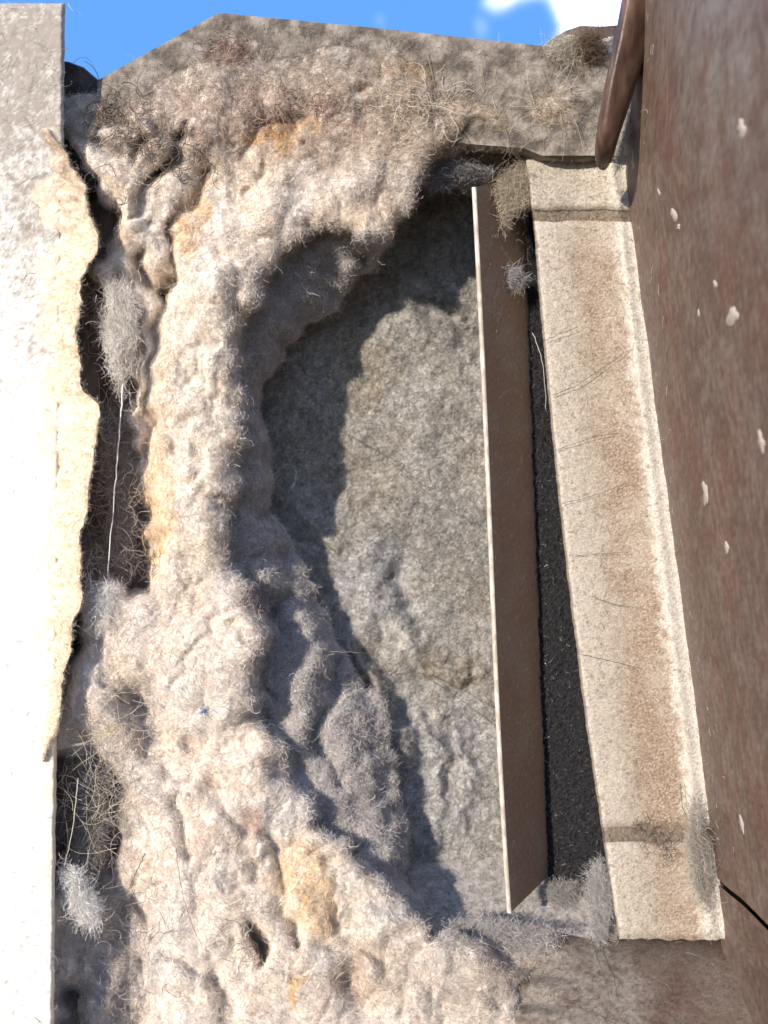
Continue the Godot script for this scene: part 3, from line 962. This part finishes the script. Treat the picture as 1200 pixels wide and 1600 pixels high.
	var stint := func(v0: float, v1: float) -> Callable:
		return func(u: float, g: float) -> Color:
			var v := lerpf(v0, v1, g)
			var uu := u + 0.07 * n_mid.get_noise_2d(u * 150, v * 0.7) + 0.10 * n_fine.get_noise_2d(u * 140, v)
			var c := Color(0.43, 0.385, 0.325)
			var brown := smoothstep(0.15, 0.55, uu) * (1.0 - smoothstep(0.74, 0.84, uu))
			var along_v := clampf(0.72 + (v - 350.0) / 2200.0 + 0.45 * n_big.get_noise_2d(u * 150, v) + 0.45 * n_mid.get_noise_2d(u * 150, v), 0.0, 1.15) if v < 1300.0 else 0.85 + 0.4 * n_mid.get_noise_2d(u * 150, v)
			if v < 340.0: along_v = 0.12
			c = c.lerp(Color(0.275, 0.205, 0.152), brown * along_v * clampf(0.82 + 0.9 * n_grain.get_noise_2d(u * 230, v * 1.6), 0.0, 1.15))
			c = c.lerp(Color(0.58, 0.54, 0.48), smoothstep(0.78, 0.90, u + 0.03 * n_mid.get_noise_2d(u * 150, v * 0.7) + 0.03 * n_fine.get_noise_2d(u * 140, v)) * 0.85)
			if n_fine.get_noise_2d(u * 160 + 300, v) > 0.5: c = c.lerp(Color(0.17, 0.12, 0.085), 0.55)
			var gg := 1.0 + 0.45 * n_grain.get_noise_2d(u * 260, v * 1.9)
			return Color(c.r * gg, c.g * gg, c.b * gg)
	var felt := vmat(1.0, 0.1)
	for part in [[246.0, 329.0, 60], [346.0, 1293.0, 560], [1316.0, 1468.0, 110]]:
		var ps := sheet(0, 1, 0, 1, 96, part[2], splace.call(part[0], part[1], 0.0), stint.call(part[0], part[1]))
		put("strip_length", ps.mesh(), felt, strip)
		fibres("strip_fuzz", ps, strip, int((part[1] - part[0]) * 30), 0.3, 0.9, 0.5, 0.3, 0.05, 0.05, none, 0.9)
	var gtint := func(u: float, g: float) -> Color:
		var gg := 1.0 + 0.4 * n_grain.get_noise_2d(u * 260, g * 60.0)
		return Color(0.20, 0.16, 0.125) * gg
	for part in [[316.0, 360.0], [1282.0, 1330.0]]:
		var ps := sheet(0, 1, 0, 1, 90, 24, splace.call(part[0], part[1], -1.1), gtint)
		put("groove", ps.mesh(), felt, strip)
		fibres("groove_fuzz", ps, strip, 900, 0.4, 1.4, 0.6, 0.3, 0.1, 0.2)

	# brown ledge at the foot
	var ledge := thing("hood_ledge", "brown dusty bottom ledge below the cream felt strip", "ledge", w(980, 1540, -8))
	var lplace := func(u: float, v: float) -> Vector3:
		var z := lerpf(-15.0, 10.0, pow(v, 0.6)) - 7.0 * (1.0 - smoothstep(0.0, 0.3, u + 0.05 * n_soft.get_noise_2d(v * 400.0, 3.0))) + 0.15 * n_fine.get_noise_2d(u * 400, v * 300)
		var yy := lerpf(lerpf(1432.0, 1462.0, clampf(u / 0.45, 0.0, 1.0)), 1700.0, v)
		return w(lerpf(740, 1260, u), yy, z)
	var ltint := func(u: float, v: float) -> Color:
		var c := Color(0.11, 0.082, 0.066).lerp(Color(0.085, 0.052, 0.042), clampf(0.3 + 1.5 * n_mid.get_noise_2d(u * 300, v * 200), 0.0, 1.0))
		var d := clampf(0.75 + 0.9 * n_mid.get_noise_2d(u * 500 + 60, v * 300 + 20) + 0.8 * n_fine.get_noise_2d(u * 500, v * 300), 0.0, 1.0) * smoothstep(0.72, 0.30, u + 0.25 * n_big.get_noise_2d(u * 500, v * 300))
		c = c.lerp(Color(0.20, 0.175, 0.152), clampf(0.12 + d, 0.0, 1.0))
		var gg := 1.0 + 0.35 * n_grain.get_noise_2d(u * 500, v * 300)
		return Color(c.r * gg, c.g * gg, c.b * gg)
	var ls := sheet(0, 1, 0, 1, 200, 110, lplace, ltint)
	put("ledge_top", ls.mesh(), vmat(0.8, 0.3), ledge)
	fibres("clinging_fibre", ls, ledge, 16000, 0.6, 2.4, 0.2, 0.3, 0.03, 0.2, none, 0.4, func(fu: float, fv: float) -> bool: return rng.randf() < (0.9 - fu))
	# grey floor inside the mouth
	var floor_ := thing("duct_floor", "grey dusty floor at the bottom of the duct mouth", "duct floor", w(730, 1390, -18))
	var dplace := func(u: float, v: float) -> Vector3:
		return w(lerpf(630, 965, u), lerpf(1346, 1452, v) - 12.0 * minf(u * 1.5, 1.0) * (1.0 - v) + 24.0 * maxf(u - 0.66, 0.0) * v * 3.0, lerpf(-25.0, -11.0, v) + 0.25 * n_fine.get_noise_2d(u * 220, v * 100) + 0.2 * n_mid.get_noise_2d(u * 220, v * 100))
	var dtint := func(u: float, v: float) -> Color:
		var gg := 1.0 + 0.3 * n_fine.get_noise_2d(u * 220, v * 100) + 0.3 * n_grain.get_noise_2d(u * 220, v * 100)
		return Color(0.31, 0.288, 0.27) * gg
	var ds := sheet(0, 1, 0, 1, 110, 60, dplace, dtint)
	put("floor_sheet", ds.mesh(), vmat(1.0, 0.1), floor_)
	fibres("floor_fuzz", ds, floor_, 3500, 0.5, 1.8, 0.4, 0.25, 0.15, 0.1, none, 0.8)

# ---------------------------------------------------------------- lint
func lint() -> void:
	var mat := thing("lint_mat", "thick torn mat of cream and grey lint round the duct mouth", "lint mat", w(300, 900, 0))
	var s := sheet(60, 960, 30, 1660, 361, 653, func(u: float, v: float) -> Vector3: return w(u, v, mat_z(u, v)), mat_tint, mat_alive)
	put("felted_body", s.mesh(), vmat(), mat)
	var flow := func(fu: float, fv: float) -> float:
		var px := 60 + fu * 900
		var py := 30 + fv * 1630
		if py < 260 and px > 620: return rng.randfn(0.15, 0.25)
		return rng.randf_range(0, TAU)
	fibres("fuzz", s, mat, 430000, 0.8, 2.6, 0.27, 0.17, 0.10, 0.03, flow, 0.5)
	fibres("long_fibre", s, mat, 8000, 3.0, 6.0, 0.16, 0.25, 0.16, 0.14, flow, 0.22)
	var rim := func(fu: float, fv: float) -> bool:
		var q := Vector2(60 + fu * 900, 30 + fv * 1630)
		return outer_lip.at(q.x, q.y) > -8.0 and mouth.at(q.x, q.y) < 14.0
	fibres("rim_fuzz", s, mat, 640000, 1.0, 3.0, 1.0, 0.28, 0.34, 0.06, none, 0.55, rim)
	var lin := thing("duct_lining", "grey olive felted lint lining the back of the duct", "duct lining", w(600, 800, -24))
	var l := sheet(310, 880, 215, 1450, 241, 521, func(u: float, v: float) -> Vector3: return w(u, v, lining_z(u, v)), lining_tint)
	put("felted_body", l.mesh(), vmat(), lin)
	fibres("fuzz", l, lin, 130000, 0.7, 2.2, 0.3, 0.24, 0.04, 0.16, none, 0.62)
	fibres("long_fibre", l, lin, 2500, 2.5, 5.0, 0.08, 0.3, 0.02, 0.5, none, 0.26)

	# crust of lint on the panel's edge
	var crust := thing("lint_crust", "ragged cream lint crust clinging to the white panel's edge", "lint crust", w(110, 700, 4))
	var right := V([96, 200, 104, 240, 134, 300, 152, 380, 128, 450, 120, 520, 128, 600, 156, 640, 150, 690, 140, 770, 126, 850, 128, 930, 112, 990, 98, 1080, 94, 1130, 88, 1180])
	var rx := func(v: float) -> float:
		var out: float = right[right.size() - 1].x
		for k in right.size() - 1:
			if v >= right[k].y and v <= right[k + 1].y:
				out = lerpf(right[k].x, right[k + 1].x, smoothstep(right[k].y, right[k + 1].y, v))
		return out + 3.0 * n_fine.get_noise_2d(v * 0.8, 44) + 5.0 * n_mid.get_noise_2d(v, 44) - (clampf((240 - v) / 40.0, 0, 1) + clampf((v - 1130) / 50.0, 0, 1)) * 20.0
	var cplace := func(u: float, v: float) -> Vector3:
		var r: float = rx.call(v)
		var left := 70.0 + 22.0 * n_mid.get_noise_2d(v * 1.6, 9) + 12.0 * n_fine.get_noise_2d(v, 90)
		var hgt := 0.5 * n_mid.get_noise_2d(u * 60, v) + 0.2 * n_fine.get_noise_2d(u * 60, v) + 0.08 * n_grain.get_noise_2d(u * 60, v)
		var z := 4.2 + (0.8 + hgt) * smoothstep(0.0, 0.75, u) - 1.2 * (1.0 - smoothstep(0.0, 0.2, u))
		var back := clampf((u - 0.72) / 0.28, 0.0, 1.0)
		z -= 14.0 * back * back
		return w(lerpf(left, r, sin(clampf(u / 0.8, 0, 1) * PI * 0.5)) - 4.0 * back, v, z)
	var ctint := func(u: float, v: float) -> Color:
		var c := Color(0.76, 0.64, 0.48).lerp(Color(0.68, 0.54, 0.40), clampf(0.3 + 1.2 * n_mid.get_noise_2d(u * 60 + 9, v), 0.0, 1.0))
		if v < 420: c = c.lerp(Color(0.42, 0.33, 0.26), clampf(0.5 + 1.5 * n_fine.get_noise_2d(u * 60, v), 0.0, 1.0) * smoothstep(430.0, 250.0, v + 60.0 * n_mid.get_noise_2d(u * 60, v)))
		var g := 1.0 + 0.25 * n_grain.get_noise_2d(u * 60, v) + 0.15 * n_fine.get_noise_2d(u * 60, v)
		return Color(c.r * g, c.g * g, c.b * g)
	var cs := sheet(0, 1, 200, 1190, 44, 400, cplace, ctint)
	put("felted_body", cs.mesh(), vmat(), crust)
	fibres("fuzz", cs, crust, 14000, 0.5, 1.8, 0.25, 0.12, 0.12, 0.02, none, 0.5)

	var cream := Color(0.56, 0.51, 0.46)
	tuft("lint_tuft", "long pale lint tuft hanging in the dark gap beside the white panel", "lint tuft", 193, 520, 0.5, Vector3(3.6, 12.0, 1.8), Color(0.80, 0.73, 0.66), 3200, "loose lint tufts", 0.8, 0.12)
	tuft("lint_tuft", "white lint tuft at the foot of the thin white thread", "lint tuft", 160, 935, 0, Vector3(3.6, 6.0, 2.0), Color(0.78, 0.74, 0.70), 1400, "loose lint tufts")
	tuft("lint_tuft", "small white lint tuft beside the panel edge at lower left", "lint tuft", 128, 1398, 0.5, Vector3(3.4, 6.4, 1.8), Color(0.80, 0.76, 0.71), 1500, "loose lint tufts", 0.6, 0.5)
	tuft("lint_tuft", "beige lint tuft over the top end of the brown flap", "lint tuft", 803, 300, -8, Vector3(3.6, 6.6, 2.0), Color(0.42, 0.36, 0.28), 2000, "loose lint tufts", 0.6, -0.15)
	tuft("lint_tuft", "grey lint puff under the top edge of the duct mouth", "lint tuft", 702, 272, -9, Vector3(7.5, 2.8, 3.0), Color(0.30, 0.29, 0.30), 2200, "loose lint tufts", 0.6)
	tuft("lint_tuft", "tiny white lint puff stuck high on the brown flap", "lint tuft", 803, 436, -13, Vector3(2.6, 1.8, 1.0), Color(0.36, 0.35, 0.36), 600, "loose lint tufts", 0.6)
	tuft("lint_tuft", "grey lint wad filling the foot of the black foam", "lint tuft", 876, 1398, -17, Vector3(5.2, 2.6, 2.0), Color(0.36, 0.34, 0.32), 1600, "loose lint tufts", 0.5)
	tuft("lint_tuft", "wide grey fluff roll lying before the foot of the flap", "lint tuft", 770, 1462, -6, Vector3(12.0, 3.0, 2.6), Color(0.46, 0.43, 0.41), 3600, "loose lint tufts", 0.5, -0.04)
	tuft("lint_tuft", "tall wispy lint tuft at the lower left edge of the felt strip", "lint tuft", 938, 1410, -10, Vector3(2.4, 8.5, 1.6), Color(0.44, 0.42, 0.40), 1800, "loose lint tufts", 0.6, 0.06)
	tuft("lint_tuft", "cream lint tuft against the sky beside the hood lip", "lint tuft", 886, 82, -3.5, Vector3(3.4, 3.0, 1.8), Color(0.50, 0.45, 0.37), 1300, "loose lint tufts", 0.4, 0.4)
	tuft("lint_tuft", "dark brown fuzzy clump at the top beside the hood lip", "lint tuft", 922, 76, -2.2, Vector3(3.2, 3.2, 2.0), Color(0.17, 0.12, 0.085), 1400, "loose lint tufts", 0.7)
	tuft("lint_tuft", "narrow pale lint seam between the hood lip and hood side", "lint tuft", 981, 170, 0, Vector3(1.3, 11.0, 1.4), Color(0.46, 0.43, 0.38), 1300, "loose lint tufts", 0.5, -0.17)
	tuft("lint_tuft", "pale lint wad in the corner right of the strip's lower end", "lint tuft", 1092, 1350, -4, Vector3(2.2, 11.0, 1.6), Color(0.40, 0.36, 0.31), 1800, "loose lint tufts", 0.5, 0.1)
	tuft("lint_tuft", "dusty brown grey veil of lint filling the low gap by the panel", "lint tuft", 142, 1280, -5, Vector3(5.5, 15.0, 2.0), Color(0.34, 0.30, 0.265), 3800, "loose lint tufts", 0.6)
	tuft("lint_tuft", "thin beige lint web in the dark gap around the thin thread", "lint tuft", 185, 790, -6, Vector3(5.0, 17.0, 2.0), Color(0.40, 0.345, 0.30), 1900, "loose lint tufts", 0.4)
	tuft("lint_speck", "tiny bright blue lint speck on the cream lint lump", "lint speck", 323, 1110, mat_z(323, 1110) + 0.2, Vector3(1.0, 0.4, 0.3), Color(0.07, 0.14, 0.34), 40, "", 0.5)

func small_things() -> void:
	var g := "tangles of curly fibre on the lint mat"
	var dark := [Color(0.10, 0.075, 0.06), Color(0.18, 0.135, 0.105)]
	tangle("tangle of dark curly threads below the notch beside the slanted top flange", V([190, 165, 170, 190, 205, 200]), -2, Vector2(22, 22), 90, dark, 0.07, 7.0, 0.55, mat_z, g)
	tangle("tangle of brown curls around the crack right of the white panel's top", V([235, 225, 270, 240, 250, 260]), 0, Vector2(28, 22), 90, dark, 0.075, 7.0, 0.6, mat_z, g)
	tangle("nest of straw coloured curly threads above the duct mouth", V([650, 140, 640, 165, 680, 160]), 0, Vector2(24, 20), 90, [Color(0.40, 0.33, 0.24), Color(0.28, 0.21, 0.145), Color(0.5, 0.44, 0.36)], 0.06, 6.5, 0.5, mat_z, g, 1.8)
	tangle("brown and rust curls above the upper orange patch", V([400, 165, 470, 165, 520, 170]), 0, Vector2(40, 14), 80, [Color(0.2, 0.12, 0.09), Color(0.3, 0.22, 0.17)], 0.07, 6.0, 0.55, mat_z, g)
	tangle("rust brown curls on the grey flange below its slanted corner", V([350, 85, 360, 100]), -3, Vector2(26, 16), 60, [Color(0.13, 0.07, 0.055), Color(0.2, 0.13, 0.1)], 0.06, 5.0, 0.5, func(_a: float, _b: float) -> float: return -3.3, g, 0.7)
	tangle("loose pale loops crossing the dark gap beside the thin thread", V([160, 480, 180, 680, 200, 760, 185, 830]), -5, Vector2(20, 60), 300, [Color(0.46, 0.4, 0.34), Color(0.3, 0.25, 0.21)], 0.033, 7.5, 0.4, func(_a: float, _b: float) -> float: return -7.0, g, 5.0)
	tangle("wispy bunch of grey fibres combed over the low gap by the panel", V([140, 1140, 170, 1150, 190, 1200, 170, 1290, 140, 1240]), -2, Vector2(30, 40), 260, [Color(0.45, 0.41, 0.37), Color(0.5, 0.42, 0.28), Color(0.2, 0.17, 0.16)], 0.04, 9.0, 0.16, func(_a: float, _b: float) -> float: return -5.0, g, 6.0)
	tangle("dark strands knotted at the torn lower left corner of the lint", V([210, 1420, 220, 1480, 200, 1560]), -2, Vector2(24, 34), 110, [Color(0.13, 0.11, 0.105), Color(0.36, 0.33, 0.31)], 0.05, 7.0, 0.35, mat_z, g, 2.5)
	tangle("dark threads around the small torn hole near the bottom", V([395, 1460, 400, 1485]), -2, Vector2(20, 24), 40, [Color(0.12, 0.1, 0.09), Color(0.55, 0.5, 0.45)], 0.05, 5.0, 0.3, mat_z, g, 2.5)
	tangle("dark fuzz caught in the lower groove of the felt strip", V([1005, 1295, 1030, 1315, 1045, 1335]), -5, Vector2(9, 9), 70, dark, 0.045, 3.6, 0.5, func(_a: float, _b: float) -> float: return -6.3, "", 1.0)
	tangle("fine straw fibres brushed across the lint between nest and hood lip", V([760, 150, 820, 180, 880, 150, 850, 215]), 0, Vector2(45, 30), 150, [Color(0.36, 0.3, 0.21), Color(0.22, 0.17, 0.12), Color(0.45, 0.4, 0.32)], 0.032, 8.0, 0.14, mat_z, g, 0.6)
	tangle("brown strands in the crack below the right orange patch of the lint", V([225, 860, 230, 900]), -2, Vector2(12, 30), 60, [Color(0.12, 0.08, 0.07), Color(0.5, 0.38, 0.2)], 0.05, 5.0, 0.5, mat_z, g, 2.0)

	var ink := Color(0.05, 0.042, 0.038)
	hair("thin white thread hanging taut down the dark gap", V([192, 600, 188, 660, 180, 760, 168, 900]), [1, 1, 0.5, 0], 0.17, Color(0.66, 0.63, 0.6), "thread", "")
	hair("dark hair slanting from the duct lining across the brown flap", V([655, 1050, 740, 1108, 800, 1155, 856, 1192]), [-20, -12, -1.6, -4], 0.075, ink)
	hair("faint hair crossing the middle of the grey duct lining", V([530, 672, 590, 705, 640, 748, 720, 810]), [-21, -20, -20, -21], 0.06, ink)
	hair("uppermost dark hair on the felt strip's upper half", V([848, 533, 880, 520, 906, 510]), [-5, -5.2, -5.6], 0.055, ink)
	hair("dark hair on the felt strip with a speck of dirt on it", V([862, 618, 900, 602, 945, 572, 988, 545]), [-5, -5.5, -6, -5.6], 0.06, ink)
	hair("dark hair across the middle of the felt strip, first of two close ones", V([868, 704, 920, 685, 960, 678, 988, 680]), [-5, -5.8, -6, -5.4], 0.05, ink)
	hair("dark hair across the felt strip below the two close specks", V([878, 786, 930, 774, 985, 752]), [-5, -6, -5.6], 0.05, ink)
	hair("nearly level dark hair on the felt strip below mid height", V([888, 868, 930, 866, 985, 862]), [-5, -6, -5.6], 0.05, ink)
	hair("dark hair falling to the right across the felt strip", V([925, 932, 965, 945, 1010, 952]), [-5.4, -6, -5.6], 0.05, ink)
	hair("lowest long dark hair on the felt strip's main length", V([906, 1022, 950, 1032, 1005, 1046]), [-5, -6, -5.6], 0.05, ink)
	hair("dark hair hanging over the ledge at the bottom", V([922, 1462, 932, 1490, 945, 1530, 955, 1572]), [-8, -5, 0, 4], 0.075, ink)
	hair("curled dark hair beside the lower groove of the felt strip", V([1062, 1225, 1072, 1275, 1105, 1300, 1112, 1340]), [-4, -3.6, -3, -3], 0.07, ink)
	hair("fine looped hair standing off the lint rim in the duct's shadow", V([425, 770, 450, 770, 463, 740, 455, 718, 438, 712]), [-14, -13, -12, -12, -13], 0.03, Color(0.3, 0.27, 0.26))
	hair("pale level hair crossing the duct shadow below the rim", V([515, 1018, 560, 1020, 610, 1024]), [-8, -9, -16], 0.04, Color(0.4, 0.38, 0.37))
	hair("long pale hair bowed along the low dark gap", V([122, 1215, 116, 1280, 104, 1340, 92, 1385]), [0, 1.5, 2, 2], 0.09, Color(0.55, 0.5, 0.42))
	hair("short dark bristle on the pale lint at lower left", V([228, 1332, 214, 1360, 202, 1388]), [3.5, 3.8, 3], 0.13, Color(0.12, 0.1, 0.085))
	hair("slim brown hair curving down the lower cream lint", V([274, 1325, 284, 1390, 300, 1445, 314, 1475]), [3.5, 4, 4, 3], 0.075, Color(0.2, 0.15, 0.11))
	hair("long dark hair bending beside the upper left crack", V([292, 192, 288, 225, 262, 262, 246, 285, 224, 300]), [2.5, 2.6, 1.8, 1.6, 2], 0.085, Color(0.09, 0.065, 0.05))
	hair("fine hair arching against the sky over the notch", V([106, 112, 122, 92, 140, 94, 156, 122]), [-4, -3, -3, -3.4], 0.035, Color(0.12, 0.1, 0.09))
	hair("pale hair bundle hugging the black foam's right side", V([832, 520, 848, 570, 853, 640]), [-8, -6.5, -6.5], 0.09, Color(0.36, 0.33, 0.3))
	hair("thin hair lying on the brown flap at mid height", V([772, 672, 790, 705, 812, 752]), [-6, -9, -14], 0.04, Color(0.3, 0.25, 0.21))
